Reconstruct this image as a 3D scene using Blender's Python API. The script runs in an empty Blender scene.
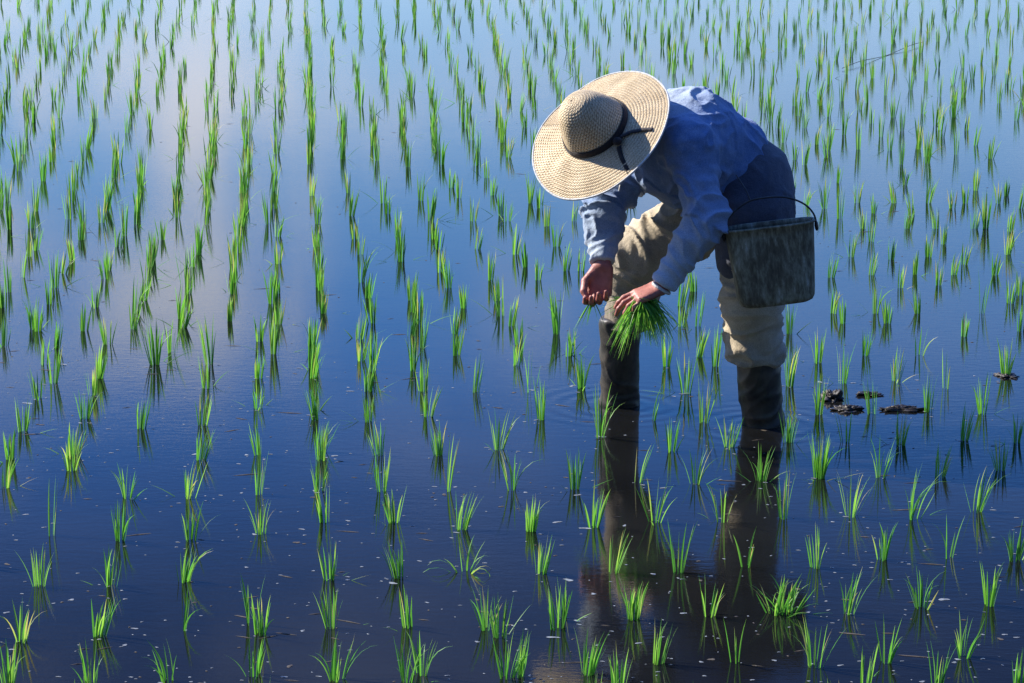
import bpy, math, random
import numpy as np
from mathutils import Vector, noise as mnoise

# ------------------------------------------------------------------ camera, sky, sun, exposure
SC = bpy.context.scene
COL = SC.collection
W, H_IMG = 1024, 683
F = 2500.0                       # focal length in pixels
CH = 1.86                         # camera height above the water
TH = math.atan(533.0/2500.0)          # downward pitch
CT, ST = math.cos(TH), math.sin(TH)
YH = 341.5 - F*math.tan(TH)      # image row of the horizon

cam_d = bpy.data.cameras.new('camera')
cam = bpy.data.objects.new('camera', cam_d); COL.objects.link(cam)
cam.location = (0, 0, CH)
cam.rotation_euler = (math.pi/2 - TH, 0, 0)
cam_d.sensor_fit = 'HORIZONTAL'; cam_d.sensor_width = 36.0
cam_d.lens = 36.0*F/W
cam_d.clip_start = 0.05; cam_d.clip_end = 2000
SC.camera = cam

SUN = Vector((-0.74, 0.31, 0.60)).normalized()       # direction towards the sun
wd = bpy.data.worlds.new('World'); SC.world = wd; wd.use_nodes = True
nt = wd.node_tree; nt.nodes.clear()
def N(t, kind, **kw):
    n = t.nodes.new(kind)
    for k, v in kw.items():
        if k.startswith('in_'):
            key = k[3:]
            key = int(key) if key.isdigit() else key.replace('_', ' ')
            n.inputs[key].default_value = v
        else: setattr(n, k, v)
    return n
def ramp(t, stops, interp='LINEAR'):
    r = t.nodes.new('ShaderNodeValToRGB'); e = r.color_ramp; e.interpolation = interp
    while len(e.elements) > 1: e.elements.remove(e.elements[-1])
    for i, (p, c) in enumerate(stops):
        el = e.elements[0] if i == 0 else e.elements.new(p)
        el.position = p; el.color = (*c, 1) if len(c) == 3 else c
    return r
sky = N(nt, 'ShaderNodeTexSky', sky_type='NISHITA', sun_disc=False,
        sun_elevation=math.asin(SUN.z), sun_rotation=math.atan2(SUN.x, SUN.y) % (2*math.pi),
        altitude=300, air_density=1.1, dust_density=0.6, ozone_density=3.0)
tint = N(nt, 'ShaderNodeMix', data_type='RGBA', blend_type='MULTIPLY')
tint.inputs['Factor'].default_value = 1.0
tint.inputs[7].default_value = (0.56, 0.94, 1.62, 1)
nt.links.new(sky.outputs[0], tint.inputs[6])
# broken cloud, brighter than the blue, laid over the sky by direction
tc = N(nt, 'ShaderNodeTexCoord')
mp = N(nt, 'ShaderNodeMapping'); mp.inputs['Scale'].default_value = (8.5, 3.0, 26.0); mp.inputs['Location'].default_value = (3.1, 0.4, 1.7)
nz = N(nt, 'ShaderNodeTexNoise', in_Scale=1.2, in_Detail=6.0, in_Roughness=0.55)
cr = ramp(nt, [(0.50, (0, 0, 0)), (0.58, (1, 1, 1))])
cl = N(nt, 'ShaderNodeMix', data_type='RGBA')
cl.inputs[7].default_value = (3.9, 4.1, 4.7, 1)
mul = N(nt, 'ShaderNodeMath', operation='MULTIPLY', in_1=0.8)
bg = N(nt, 'ShaderNodeBackground', in_Strength=0.15)
out = N(nt, 'ShaderNodeOutputWorld')
L = nt.links.new
L(tc.outputs['Generated'], mp.inputs[0]); L(mp.outputs[0], nz.inputs['Vector']); L(nz.outputs['Fac'], cr.inputs[0])
L(cr.outputs[0], mul.inputs[0]); L(mul.outputs[0], cl.inputs['Factor'])
# pale air low over the land
sz = N(nt, 'ShaderNodeSeparateXYZ'); L(tc.outputs['Generated'], sz.inputs[0])
mz = N(nt, 'ShaderNodeMapRange', interpolation_type='SMOOTHSTEP'); L(sz.outputs[2], mz.inputs[0])
mz.inputs[1].default_value = 0.0; mz.inputs[2].default_value = 0.46; mz.inputs[3].default_value = 0.75; mz.inputs[4].default_value = 0.0
hz_ = N(nt, 'ShaderNodeMix', data_type='RGBA'); hz_.inputs[7].default_value = (5.0, 6.7, 9.4, 1)
L(mz.outputs[0], hz_.inputs['Factor']); L(tint.outputs[2], hz_.inputs[6])
# dark band added above the pale air to darken reflections, clear sky higher up
er = ramp(nt, [(0.08, (.44, .47, .46)), (0.15, (.27, .39, .45)), (0.22, (.145, .31, .47)), (0.26, (.12, .23, .36)), (0.31, (.085, .135, .19)), (0.36, (.07, .11, .16)), (0.55, (.45, .55, .75)), (0.8, (.9, 1, 1))])
L(sz.outputs[2], er.inputs[0])
em = N(nt, 'ShaderNodeMix', data_type='RGBA', blend_type='MULTIPLY'); em.inputs['Factor'].default_value = 1
L(hz_.outputs[2], em.inputs[6]); L(er.outputs[0], em.inputs[7]); L(em.outputs[2], cl.inputs[6])
# the broken cloud thins out towards the right of the view and overhead
mx_ = N(nt, 'ShaderNodeMapRange', interpolation_type='SMOOTHSTEP'); L(sz.outputs[0], mx_.inputs[0])
mx_.inputs[1].default_value = -0.12; mx_.inputs[2].default_value = 0.10; mx_.inputs[3].default_value = 1.0; mx_.inputs[4].default_value = 0.25
mh = N(nt, 'ShaderNodeMapRange', interpolation_type='SMOOTHSTEP'); L(sz.outputs[2], mh.inputs[0])
mh.inputs[1].default_value = 0.17; mh.inputs[2].default_value = 0.27; mh.inputs[3].default_value = 1.0; mh.inputs[4].default_value = 0.12
m1 = N(nt, 'ShaderNodeMath', operation='MULTIPLY'); L(mx_.outputs[0], m1.inputs[0]); L(mh.outputs[0], m1.inputs[1]); L(m1.outputs[0], mul.inputs[1])

# sky behind the camera dimmed by an added factor to cut the fill light
sx = N(nt, 'ShaderNodeSeparateXYZ'); L(tc.outputs['Generated'], sx.inputs[0])
mrw = N(nt, 'ShaderNodeMapRange', interpolation_type='SMOOTHSTEP'); L(sx.outputs[1], mrw.inputs[0])
mrw.inputs[1].default_value = -0.35; mrw.inputs[2].default_value = 0.45; mrw.inputs[3].default_value = 0.42; mrw.inputs[4].default_value = 1.0
mw = N(nt, 'ShaderNodeMix', data_type='RGBA', blend_type='MULTIPLY'); mw.inputs['Factor'].default_value = 1
L(cl.outputs[2], mw.inputs[6]); L(mrw.outputs[0], mw.inputs[7])
L(mw.outputs[2], bg.inputs[0]); L(bg.outputs[0], out.inputs[0])

sd = bpy.data.lights.new('sun', 'SUN'); sd.energy = 4.8; sd.angle = math.radians(0.53); sd.color = (1.0, 0.94, 0.84)
so = bpy.data.objects.new('sun', sd); COL.objects.link(so)
so.rotation_euler = (-SUN).to_track_quat('-Z', 'Y').to_euler(); so.location = SUN*30

SC.view_settings.view_transform = 'Standard'; SC.view_settings.look = 'None'
SC.view_settings.gamma = 1.0; SC.view_settings.exposure = 1.0
SC.render.engine = 'CYCLES'
SC.render.resolution_x, SC.render.resolution_y = W, H_IMG

# ------------------------------------------------------------------ helpers
DY = 4.077                       # the farmer's own depth scale starts this far from the camera
def ray(px, py, Y):
    """the point of the scene at world depth Y seen at picture position (px, py)"""
    Y = Y + DY
    b = (py-341.5)/F
    y = CT + 0*b - b*ST; z = -ST - b*CT
    k = Y/y
    return np.array([(px-512)/F*k, Y, CH + z*k])
def ground(px, py):
    u = py - YH
    Z = (F*CH/(CT*u) - CH*ST)/CT
    return (px-512)*CH/(u*CT), Z
def gscale(py): return (py-YH)*CT/CH

def tag(o, label=None, cat=None, group=None, kind=None):
    if label: o['label'] = label
    if cat: o['category'] = cat
    if group: o['group'] = group
    if kind: o['kind'] = kind
    return o
def empty(name, loc=(0, 0, 0)):
    o = bpy.data.objects.new(name, None); COL.objects.link(o); o.location = loc
    o.empty_display_size = 0.1
    return o
def mesh_obj(name, verts, faces, mats, parent=None, smooth=True, origin=None):
    verts = np.asarray(verts, dtype=float)
    if origin is None: origin = (0, 0, 0)
    verts = verts - np.asarray(origin, dtype=float)
    me = bpy.data.meshes.new(name)
    me.from_pydata(verts.tolist(), [], [tuple(int(i) for i in f) for f in faces])
    if not isinstance(mats, (list, tuple)): mats = [mats]
    for m in mats: me.materials.append(m)
    if smooth: me.polygons.foreach_set('use_smooth', [True]*len(me.polygons))
    me.update()
    o = bpy.data.objects.new(name, me); COL.objects.link(o)
    o.location = origin
    if parent is not None:
        o.parent = parent
        o.location = Vector(origin) - world_loc(parent)
    return o
def world_loc(o):
    v = Vector(o.location)
    while o.parent is not None:
        o = o.parent; v = v + Vector(o.location)
    return v

def new_mat(name):
    m = bpy.data.materials.new(name); m.use_nodes = True
    t = m.node_tree
    p = t.nodes['Principled BSDF']
    return m, t, p

# ------------------------------------------------------------------ materials
def cloth_mat(name, c1, c2, c3=None, rough=0.9, weave=900.0, dirt=None):
    m, t, p = new_mat(name); L = t.links.new
    tc = N(t, 'ShaderNodeTexCoord')
    n1 = N(t, 'ShaderNodeTexNoise', in_Scale=9.0, in_Detail=6.0, in_Roughness=0.6)
    L(tc.outputs['Object'], n1.inputs['Vector'])
    r1 = ramp(t, [(0.32, c1), (0.68, c2)]); L(n1.outputs['Fac'], r1.inputs[0])
    col = r1.outputs[0]
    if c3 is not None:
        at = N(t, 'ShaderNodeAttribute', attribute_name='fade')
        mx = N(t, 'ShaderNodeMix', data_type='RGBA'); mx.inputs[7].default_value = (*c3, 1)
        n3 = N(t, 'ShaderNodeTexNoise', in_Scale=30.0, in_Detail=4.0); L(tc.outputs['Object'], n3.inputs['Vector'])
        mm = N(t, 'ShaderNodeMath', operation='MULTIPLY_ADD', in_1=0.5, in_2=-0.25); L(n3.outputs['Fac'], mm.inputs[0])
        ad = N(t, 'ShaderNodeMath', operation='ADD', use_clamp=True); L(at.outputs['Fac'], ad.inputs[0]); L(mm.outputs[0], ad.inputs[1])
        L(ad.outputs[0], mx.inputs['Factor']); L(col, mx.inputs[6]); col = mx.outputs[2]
    n4 = N(t, 'ShaderNodeTexNoise', in_Scale=420.0, in_Detail=2.0); L(tc.outputs['Object'], n4.inputs['Vector'])
    r4 = ramp(t, [(0.3, (0.72, 0.72, 0.72)), (0.7, (1.2, 1.2, 1.2))]); L(n4.outputs['Fac'], r4.inputs[0])
    mu = N(t, 'ShaderNodeMix', data_type='RGBA', blend_type='MULTIPLY'); mu.inputs['Factor'].default_value = 1
    L(col, mu.inputs[6]); L(r4.outputs[0], mu.inputs[7]); col = mu.outputs[2]
    L(col, p.inputs['Base Color'])
    p.inputs['Roughness'].default_value = rough
    p.inputs['Specular IOR Level'].default_value = 0.2
    p.inputs['Sheen Weight'].default_value = 0.15
    n2 = N(t, 'ShaderNodeTexNoise', in_Scale=weave, in_Detail=2.0); L(tc.outputs['Object'], n2.inputs['Vector'])
    n5 = N(t, 'ShaderNodeTexNoise', in_Scale=55.0, in_Detail=5.0, in_Roughness=0.6); L(tc.outputs['Object'], n5.inputs['Vector'])
    b1 = N(t, 'ShaderNodeBump', in_Strength=0.35, in_Distance=0.001); L(n2.outputs['Fac'], b1.inputs['Height'])
    b2 = N(t, 'ShaderNodeBump', in_Strength=0.7, in_Distance=0.006); L(n5.outputs['Fac'], b2.inputs['Height']); L(b1.outputs[0], b2.inputs['Normal'])
    L(b2.outputs[0], p.inputs['Normal'])
    return m
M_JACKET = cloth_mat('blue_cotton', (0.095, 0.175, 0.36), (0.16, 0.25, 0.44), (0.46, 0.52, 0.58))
M_TROUSER = cloth_mat('khaki_cloth', (0.42, 0.345, 0.235), (0.58, 0.49, 0.36), (0.15, 0.12, 0.085))
M_SEAT_SHADE = cloth_mat('shaded_khaki', (0.052, 0.058, 0.082), (0.095, 0.105, 0.14))  # shade and blue skylight on the khaki seat, put into the colour
M_SHIRT = cloth_mat('dark_cloth', (0.03, 0.035, 0.035), (0.05, 0.055, 0.055))
M_CORD = cloth_mat('pale_cord', (0.5, 0.5, 0.48), (0.62, 0.62, 0.6))
M_RIBBON = cloth_mat('dark_ribbon', (0.018, 0.014, 0.013), (0.03, 0.022, 0.02), rough=0.7)
M_ROPE = cloth_mat('brown_cord', (0.05, 0.035, 0.02), (0.09, 0.06, 0.04))

def skin_mat():
    m, t, p = new_mat('skin'); L = t.links.new
    tc = N(t, 'ShaderNodeTexCoord'); n = N(t, 'ShaderNodeTexNoise', in_Scale=40.0, in_Detail=6.0)
    L(tc.outputs['Object'], n.inputs['Vector'])
    r = ramp(t, [(0.3, (0.27, 0.085, 0.062)), (0.7, (0.43, 0.16, 0.12))]); L(n.outputs['Fac'], r.inputs[0])
    L(r.outputs[0], p.inputs['Base Color']); p.inputs['Roughness'].default_value = 0.5
    p.inputs['Subsurface Weight'].default_value = 0.12; p.inputs['Subsurface Radius'].default_value = (0.01, 0.004, 0.002)
    p.inputs['Subsurface Scale'].default_value = 0.5
    b = N(t, 'ShaderNodeBump', in_Strength=0.5, in_Distance=0.002)
    n2 = N(t, 'ShaderNodeTexNoise', in_Scale=160.0, in_Detail=4.0); L(tc.outputs['Object'], n2.inputs['Vector'])
    L(n2.outputs['Fac'], b.inputs['Height']); L(b.outputs[0], p.inputs['Normal'])
    return m
M_SKIN = skin_mat()

def straw_mat():
    m, t, p = new_mat('straw_braid'); L = t.links.new
    uv = N(t, 'ShaderNodeUVMap', uv_map='UVMap')
    sp = N(t, 'ShaderNodeSeparateXYZ'); L(uv.outputs[0], sp.inputs[0])
    # u: braid rows (integers), v: length along the row in braid stitches
    fr = N(t, 'ShaderNodeMath', operation='FRACT'); L(sp.outputs[0], fr.inputs[0])
    ce = N(t, 'ShaderNodeMath', operation='SUBTRACT', in_1=0.5); L(fr.outputs[0], ce.inputs[0])
    ab = N(t, 'ShaderNodeMath', operation='ABSOLUTE'); L(ce.outputs[0], ab.inputs[0])
    a2 = N(t, 'ShaderNodeMath', operation='MULTIPLY_ADD', in_1=1.1); L(ab.outputs[0], a2.inputs[0]); L(sp.outputs[1], a2.inputs[2])
    sn = N(t, 'ShaderNodeMath', operation='MULTIPLY', in_1=6.2832); L(a2.outputs[0], sn.inputs[0])
    si = N(t, 'ShaderNodeMath', operation='SINE'); L(sn.outputs[0], si.inputs[0])
    nmz = N(t, 'ShaderNodeTexCoord')
    n1 = N(t, 'ShaderNodeTexNoise', in_Scale=260.0, in_Detail=3.0); L(nmz.outputs['Object'], n1.inputs['Vector'])
    n0 = N(t, 'ShaderNodeTexNoise', in_Scale=14.0, in_Detail=5.0); L(nmz.outputs['Object'], n0.inputs['Vector'])
    s1 = N(t, 'ShaderNodeMath', operation='MULTIPLY_ADD', in_1=0.22, in_2=0.0); L(si.outputs[0], s1.inputs[0]); L(n1.outputs['Fac'], s1.inputs[2])
    # dark gap where rows meet
    gp = N(t, 'ShaderNodeMapRange', interpolation_type='SMOOTHSTEP'); L(ab.outputs[0], gp.inputs[0])
    gp.inputs[1].default_value = 0.34; gp.inputs[2].default_value = 0.5; gp.inputs[3].default_value = 0; gp.inputs[4].default_value = 0.26
    s2 = N(t, 'ShaderNodeMath', operation='SUBTRACT'); L(s1.outputs[0], s2.inputs[0]); L(gp.outputs[0], s2.inputs[1])
    r = ramp(t, [(0.12, (0.24, 0.16, 0.085)), (0.42, (0.60, 0.45, 0.265)), (0.75, (0.80, 0.69, 0.48))]); L(s2.outputs[0], r.inputs[0])
    r0 = ramp(t, [(0.3, (0.8, 0.76, 0.7)), (0.7, (1.05, 1.05, 1.05))]); L(n0.outputs['Fac'], r0.inputs[0])
    mu = N(t, 'ShaderNodeMix', data_type='RGBA', blend_type='MULTIPLY'); mu.inputs['Factor'].default_value = 1
    L(r.outputs[0], mu.inputs[6]); L(r0.outputs[0], mu.inputs[7])
    L(mu.outputs[2], p.inputs['Base Color']); p.inputs['Roughness'].default_value = 0.75
    b = N(t, 'ShaderNodeBump', in_Strength=0.8, in_Distance=0.0025); L(s2.outputs[0], b.inputs['Height']); L(b.outputs[0], p.inputs['Normal'])
    return m
M_STRAW = straw_mat()

def leaf_mat(name, c1, c2, c3, trans=0.45):
    m, t, p = new_mat(name); L = t.links.new
    at = N(t, 'ShaderNodeAttribute', attribute_name='tone')
    r = ramp(t, [(0.0, c1), (0.5, c2), (0.88, c3), (1.0, (0.46, 0.40, 0.17))]); L(at.outputs['Fac'], r.inputs[0])
    L(r.outputs[0], p.inputs['Base Color']); p.inputs['Roughness'].default_value = 0.45
    p.inputs['Specular IOR Level'].default_value = 0.35
    tr = N(t, 'ShaderNodeBsdfTranslucent')
    mu = N(t, 'ShaderNodeMix', data_type='RGBA', blend_type='MULTIPLY'); mu.inputs['Factor'].default_value = 1
    L(r.outputs[0], mu.inputs[6]); mu.inputs[7].default_value = (1.4, 1.5, 0.9, 1)
    L(mu.outputs[2], tr.inputs[0])
    mx = N(t, 'ShaderNodeMixShader'); mx.inputs[0].default_value = trans
    L(p.outputs[0], mx.inputs[1]); L(tr.outputs[0], mx.inputs[2])
    L(mx.outputs[0], t.nodes['Material Output'].inputs[0])
    return m
M_LEAF = leaf_mat('rice_leaf', (0.035, 0.13, 0.03), (0.11, 0.33, 0.05), (0.28, 0.48, 0.10))

def water_mat():
    m, t, p = new_mat('paddy_water'); L = t.links.new
    tc = N(t, 'ShaderNodeTexCoord')
    n = N(t, 'ShaderNodeTexNoise', in_Scale=1.3, in_Detail=8.0, in_Roughness=0.6); L(tc.outputs['Object'], n.inputs['Vector'])
    r = ramp(t, [(0.35, (0.0045, 0.0048, 0.005)), (0.7, (0.010, 0.0100, 0.0098))]); L(n.outputs['Fac'], r.inputs[0])
    L(r.outputs[0], p.inputs['Base Color'])
    p.inputs['Roughness'].default_value = 0.015; p.inputs['IOR'].default_value = 1.36
    # fine wind ripple, a little stronger to the right and far side, plus slow swell
    sep = N(t, 'ShaderNodeSeparateXYZ'); L(tc.outputs['Object'], sep.inputs[0])
    mp1 = N(t, 'ShaderNodeMapping'); mp1.inputs['Scale'].default_value = (1.0, 2.6, 1.0); mp1.inputs['Rotation'].default_value = (0, 0, 0.25)
    L(tc.outputs['Object'], mp1.inputs[0])
    n1 = N(t, 'ShaderNodeTexNoise', in_Scale=16.0, in_Detail=4.0, in_Roughness=0.6); L(mp1.outputs[0], n1.inputs['Vector'])
    n2 = N(t, 'ShaderNodeTexNoise', in_Scale=2.2, in_Detail=3.0); L(tc.outputs['Object'], n2.inputs['Vector'])
    n3 = N(t, 'ShaderNodeTexNoise', in_Scale=70.0, in_Detail=3.0); L(mp1.outputs[0], n3.inputs['Vector'])
    mr = N(t, 'ShaderNodeMapRange', interpolation_type='SMOOTHSTEP'); L(sep.outputs[0], mr.inputs[0])
    mr.inputs[1].default_value = 0.2; mr.inputs[2].default_value = 3.0; mr.inputs[3].default_value = 0.35; mr.inputs[4].default_value = 1.0
    b1 = N(t, 'ShaderNodeBump', in_Distance=0.0006); L(n1.outputs['Fac'], b1.inputs['Height']); L(mr.outputs[0], b1.inputs['Strength'])
    b2 = N(t, 'ShaderNodeBump', in_Strength=0.12, in_Distance=0.003); L(n2.outputs['Fac'], b2.inputs['Height']); L(b1.outputs[0], b2.inputs['Normal'])
    b3 = N(t, 'ShaderNodeBump', in_Strength=0.3, in_Distance=0.0003); L(n3.outputs['Fac'], b3.inputs['Height']); L(b2.outputs[0], b3.inputs['Normal'])
    # faint rings spreading from the two boots
    for (px, py) in ((620, 405), (763, 425)):
        X, Z = ground(px, py)
        vd = N(t, 'ShaderNodeVectorMath', operation='DISTANCE'); vd.inputs[1].default_value = (X, Z, 0); L(tc.outputs['Object'], vd.inputs[0])
        s1 = N(t, 'ShaderNodeMath', operation='MULTIPLY', in_1=95.0); L(vd.outputs['Value'], s1.inputs[0])
        s2 = N(t, 'ShaderNodeMath', operation='SINE'); L(s1.outputs[0], s2.inputs[0])
        mr2 = N(t, 'ShaderNodeMapRange', interpolation_type='SMOOTHSTEP'); L(vd.outputs['Value'], mr2.inputs[0])
        mr2.inputs[1].default_value = 0.05; mr2.inputs[2].default_value = 0.42; mr2.inputs[3].default_value = 1.0; mr2.inputs[4].default_value = 0.0
        bb = N(t, 'ShaderNodeBump', in_Distance=0.00016); L(s2.outputs[0], bb.inputs['Height']); L(mr2.outputs[0], bb.inputs['Strength'])
        L(b3.outputs[0], bb.inputs['Normal']); b3 = bb
    L(b3.outputs[0], p.inputs['Normal'])
    return m
M_WATER = water_mat()

def simple_mat(name, c1, c2, rough=0.8, scale=30.0, bump=0.003, spec=0.5, metal=0.0):
    m, t, p = new_mat(name); L = t.links.new
    tc = N(t, 'ShaderNodeTexCoord'); n = N(t, 'ShaderNodeTexNoise', in_Scale=scale, in_Detail=7.0, in_Roughness=0.62)
    L(tc.outputs['Object'], n.inputs['Vector'])
    r = ramp(t, [(0.33, c1), (0.68, c2)]); L(n.outputs['Fac'], r.inputs[0]); L(r.outputs[0], p.inputs['Base Color'])
    p.inputs['Roughness'].default_value = rough; p.inputs['Specular IOR Level'].default_value = spec; p.inputs['Metallic'].default_value = metal
    b = N(t, 'ShaderNodeBump', in_Strength=0.6, in_Distance=bump); L(n.outputs['Fac'], b.inputs['Height']); L(b.outputs[0], p.inputs['Normal'])
    return m
M_MUD = simple_mat('wet_mud', (0.012, 0.009, 0.007), (0.03, 0.022, 0.017), rough=0.55, scale=60)
M_BOOT = simple_mat('boot_rubber', (0.014, 0.014, 0.014), (0.085, 0.07, 0.052), rough=0.5, scale=14, bump=0.002)
M_FOAM = simple_mat('foam', (0.11, 0.12, 0.125), (0.27, 0.29, 0.30), rough=0.5, scale=80)
M_BIT = simple_mat('rotten_straw', (0.03, 0.022, 0.015), (0.09, 0.07, 0.045), rough=0.7, scale=50)
M_HAIR = simple_mat('grey_hair', (0.02, 0.02, 0.02), (0.08, 0.08, 0.08), rough=0.6, scale=300)
M_WIRE = simple_mat('dark_wire', (0.03, 0.03, 0.03), (0.07, 0.065, 0.06), rough=0.45, scale=60, bump=0.0005, metal=0.6)
M_EYE = simple_mat('eye', (0.02, 0.02, 0.02), (0.03, 0.03, 0.03), rough=0.2)

def bucket_mat():
    m, t, p = new_mat('weathered_tin'); L = t.links.new
    tc = N(t, 'ShaderNodeTexCoord')
    mp = N(t, 'ShaderNodeMapping'); mp.inputs['Scale'].default_value = (1.0, 1.0, 0.28); L(tc.outputs['Object'], mp.inputs[0])
    n = N(t, 'ShaderNodeTexNoise', in_Scale=85.0, in_Detail=8.0, in_Roughness=0.7); L(mp.outputs[0], n.inputs['Vector'])
    n2 = N(t, 'ShaderNodeTexNoise', in_Scale=9.0, in_Detail=5.0); L(tc.outputs['Object'], n2.inputs['Vector'])
    a = N(t, 'ShaderNodeMath', operation='MULTIPLY_ADD', in_1=0.55); L(n2.outputs['Fac'], a.inputs[0]); L(n.outputs['Fac'], a.inputs[2])
    r = ramp(t, [(0.52, (0.055, 0.045, 0.028)), (0.72, (0.13, 0.12, 0.08)), (0.86, (0.25, 0.25, 0.175)), (1.0, (0.40, 0.43, 0.37))])
    L(a.outputs[0], r.inputs[0]); L(r.outputs[0], p.inputs['Base Color'])
    p.inputs['Roughness'].default_value = 0.6; p.inputs['Metallic'].default_value = 0.25
    b = N(t, 'ShaderNodeBump', in_Strength=0.5, in_Distance=0.002); L(n.outputs['Fac'], b.inputs['Height']); L(b.outputs[0], p.inputs['Normal'])
    return m
M_TIN = bucket_mat()

# ------------------------------------------------------------------ signed distance modelling
class Field:
    def __init__(s, lo, hi, h):
        hi = np.array(hi, float); s.lo = np.array(lo, float); s.h = h
        if s.lo[1] < 5: s.lo[1] += DY; hi[1] += DY; s.lo[0] -= 0.04
        s.n = np.ceil((hi-s.lo)/h).astype(int)+1
        s.g = np.full(s.n, 0.2, dtype=np.float32)
    def sub(s, lo, hi):
        a = np.clip(np.floor((np.array(lo)-s.lo)/s.h).astype(int), 0, s.n-1)
        b = np.clip(np.ceil((np.array(hi)-s.lo)/s.h).astype(int)+1, 1, s.n)
        ax = [s.lo[i]+s.h*np.arange(a[i], b[i]) for i in range(3)]
        P = np.stack(np.meshgrid(*ax, indexing='ij'), -1)
        return tuple(slice(a[i], b[i]) for i in range(3)), P
    def put(s, sl, d, k):
        g = s.g[sl]
        if k > 0:
            hh = np.clip(0.5+0.5*(g-d)/k, 0, 1)
            s.g[sl] = (g*(1-hh)+d*hh - k*hh*(1-hh)).astype(np.float32)
        else: s.g[sl] = np.minimum(g, d)
    def cone(s, a, b, ra, rb, k=0.02, cut=None, flat=None):
        a = np.array(a, float); b = np.array(b, float); m = max(ra, rb)+k+3*s.h
        sl, P = s.sub(np.minimum(a, b)-m, np.maximum(a, b)+m)
        if P.size == 0: return
        ab = b-a; t = np.clip(((P-a)@ab)/(ab@ab), 0, 1)
        Q = P-(a+t[..., None]*ab)
        if flat is not None:                     # (axis, factor): squash across one direction
            ax, fa = flat; ax = np.array(ax, float); ax /= np.linalg.norm(ax)
            Q = Q + (Q@ax)[..., None]*ax*(1/fa-1)
        d = np.linalg.norm(Q, axis=-1)-(ra+(rb-ra)*t)
        if cut is not None:
            for (cp, cn) in cut: d = np.maximum(d, (P-np.array(cp))@np.array(cn))
        s.put(sl, d, k)
    def ell(s, c, R, axes=None, k=0.03):
        c = np.array(c, float); R = np.array(R, float); m = R.max()+k+3*s.h
        sl, P = s.sub(c-m, c+m); Q = P-c
        if P.size == 0: return
        if axes is not None: Q = Q@np.array(axes, float).T
        q = np.linalg.norm(Q/R, axis=-1); g = np.linalg.norm(Q/(R*R), axis=-1)+1e-9
        s.put(sl, q*(q-1)/g, k)
    def planecut(s, p, n, reg_lo=None, reg_hi=None):
        sl, P = s.sub(reg_lo if reg_lo is not None else s.lo, reg_hi if reg_hi is not None else s.lo+s.n*s.h)
        s.g[sl] = np.maximum(s.g[sl], ((P-np.array(p))@np.array(n)).astype(np.float32))
    def mesh(s):
        g = s.g; ins = g < 0
        n = s.n-1
        cnt = np.zeros(n, dtype=np.int8)
        for i in (0, 1):
            for j in (0, 1):
                for k in (0, 1): cnt += ins[i:i+n[0], j:j+n[1], k:k+n[2]]
        act = np.argwhere((cnt > 0) & (cnt < 8))
        idx = np.full(n, -1, dtype=np.int64); idx[tuple(act.T)] = np.arange(len(act))
        cs = [(i, j, k) for i in (0, 1) for j in (0, 1) for k in (0, 1)]
        val = {c: g[act[:, 0]+c[0], act[:, 1]+c[1], act[:, 2]+c[2]].astype(float) for c in cs}
        acc = np.zeros((len(act), 3)); w = np.zeros(len(act))
        for c in cs:
            for ax in range(3):
                if c[ax] == 0:
                    d = list(c); d[ax] = 1; d = tuple(d)
                    v0, v1 = val[c], val[d]; m = (v0 < 0) != (v1 < 0)
                    t = np.where(m, v0/(np.where(m, v0-v1, 1)), 0)
                    p = np.tile(np.array(c, float), (len(act), 1)); p[:, ax] = t
                    acc[m] += p[m]; w[m] += 1
        V = s.lo+s.h*(act+acc/w[:, None])
        faces = []
        for ax in range(3):
            b, c = (ax+1) % 3, (ax+2) % 3
            sh = [slice(None)]*3; sh[ax] = slice(0, -1); s0 = ins[tuple(sh)]
            sh[ax] = slice(1, None); s1 = ins[tuple(sh)]
            e = np.argwhere(s0 != s1)
            e = e[(e[:, b] > 0) & (e[:, c] > 0) & (e[:, b] < n[b]) & (e[:, c] < n[c])]
            q = []
            for (ob, oc) in ((-1, -1), (0, -1), (0, 0), (-1, 0)):
                f = e.copy(); f[:, b] += ob; f[:, c] += oc; q.append(idx[tuple(f.T)])
            q = np.stack(q, 1); flip = ~s0[tuple(e.T)]
            q[flip] = q[flip][:, ::-1]
            faces.append(q)
        Fq = np.concatenate(faces); Fq = Fq[(Fq >= 0).all(1)]
        return V, Fq

def normals_of(o):
    me = o.data; a = np.empty(len(me.vertices)*3); me.vertex_normals.foreach_get('vector', a); return a.reshape(-1, 3)
def get_co(o):
    a = np.empty(len(o.data.vertices)*3); o.data.vertices.foreach_get('co', a); return a.reshape(-1, 3)
def set_co(o, v): o.data.vertices.foreach_set('co', np.asarray(v, float).ravel()); o.data.update()
def set_attr(o, name, vals):
    a = o.data.attributes.new(name, 'FLOAT', 'POINT'); a.data.foreach_set('value', np.asarray(vals, np.float32))
def nearest_bone(P, bones):
    best = np.full(len(P), 1e9); bi = np.zeros(len(P), int); bt = np.zeros(len(P))
    for i, (a, b) in enumerate(bones):
        ab = b-a; t = np.clip(((P-a)@ab)/(ab@ab), 0, 1); d = np.linalg.norm(P-(a+t[:, None]*ab), axis=1)
        m = d < best; best[m] = d[m]; bi[m] = i; bt[m] = t[m]
    return bi, bt
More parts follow.
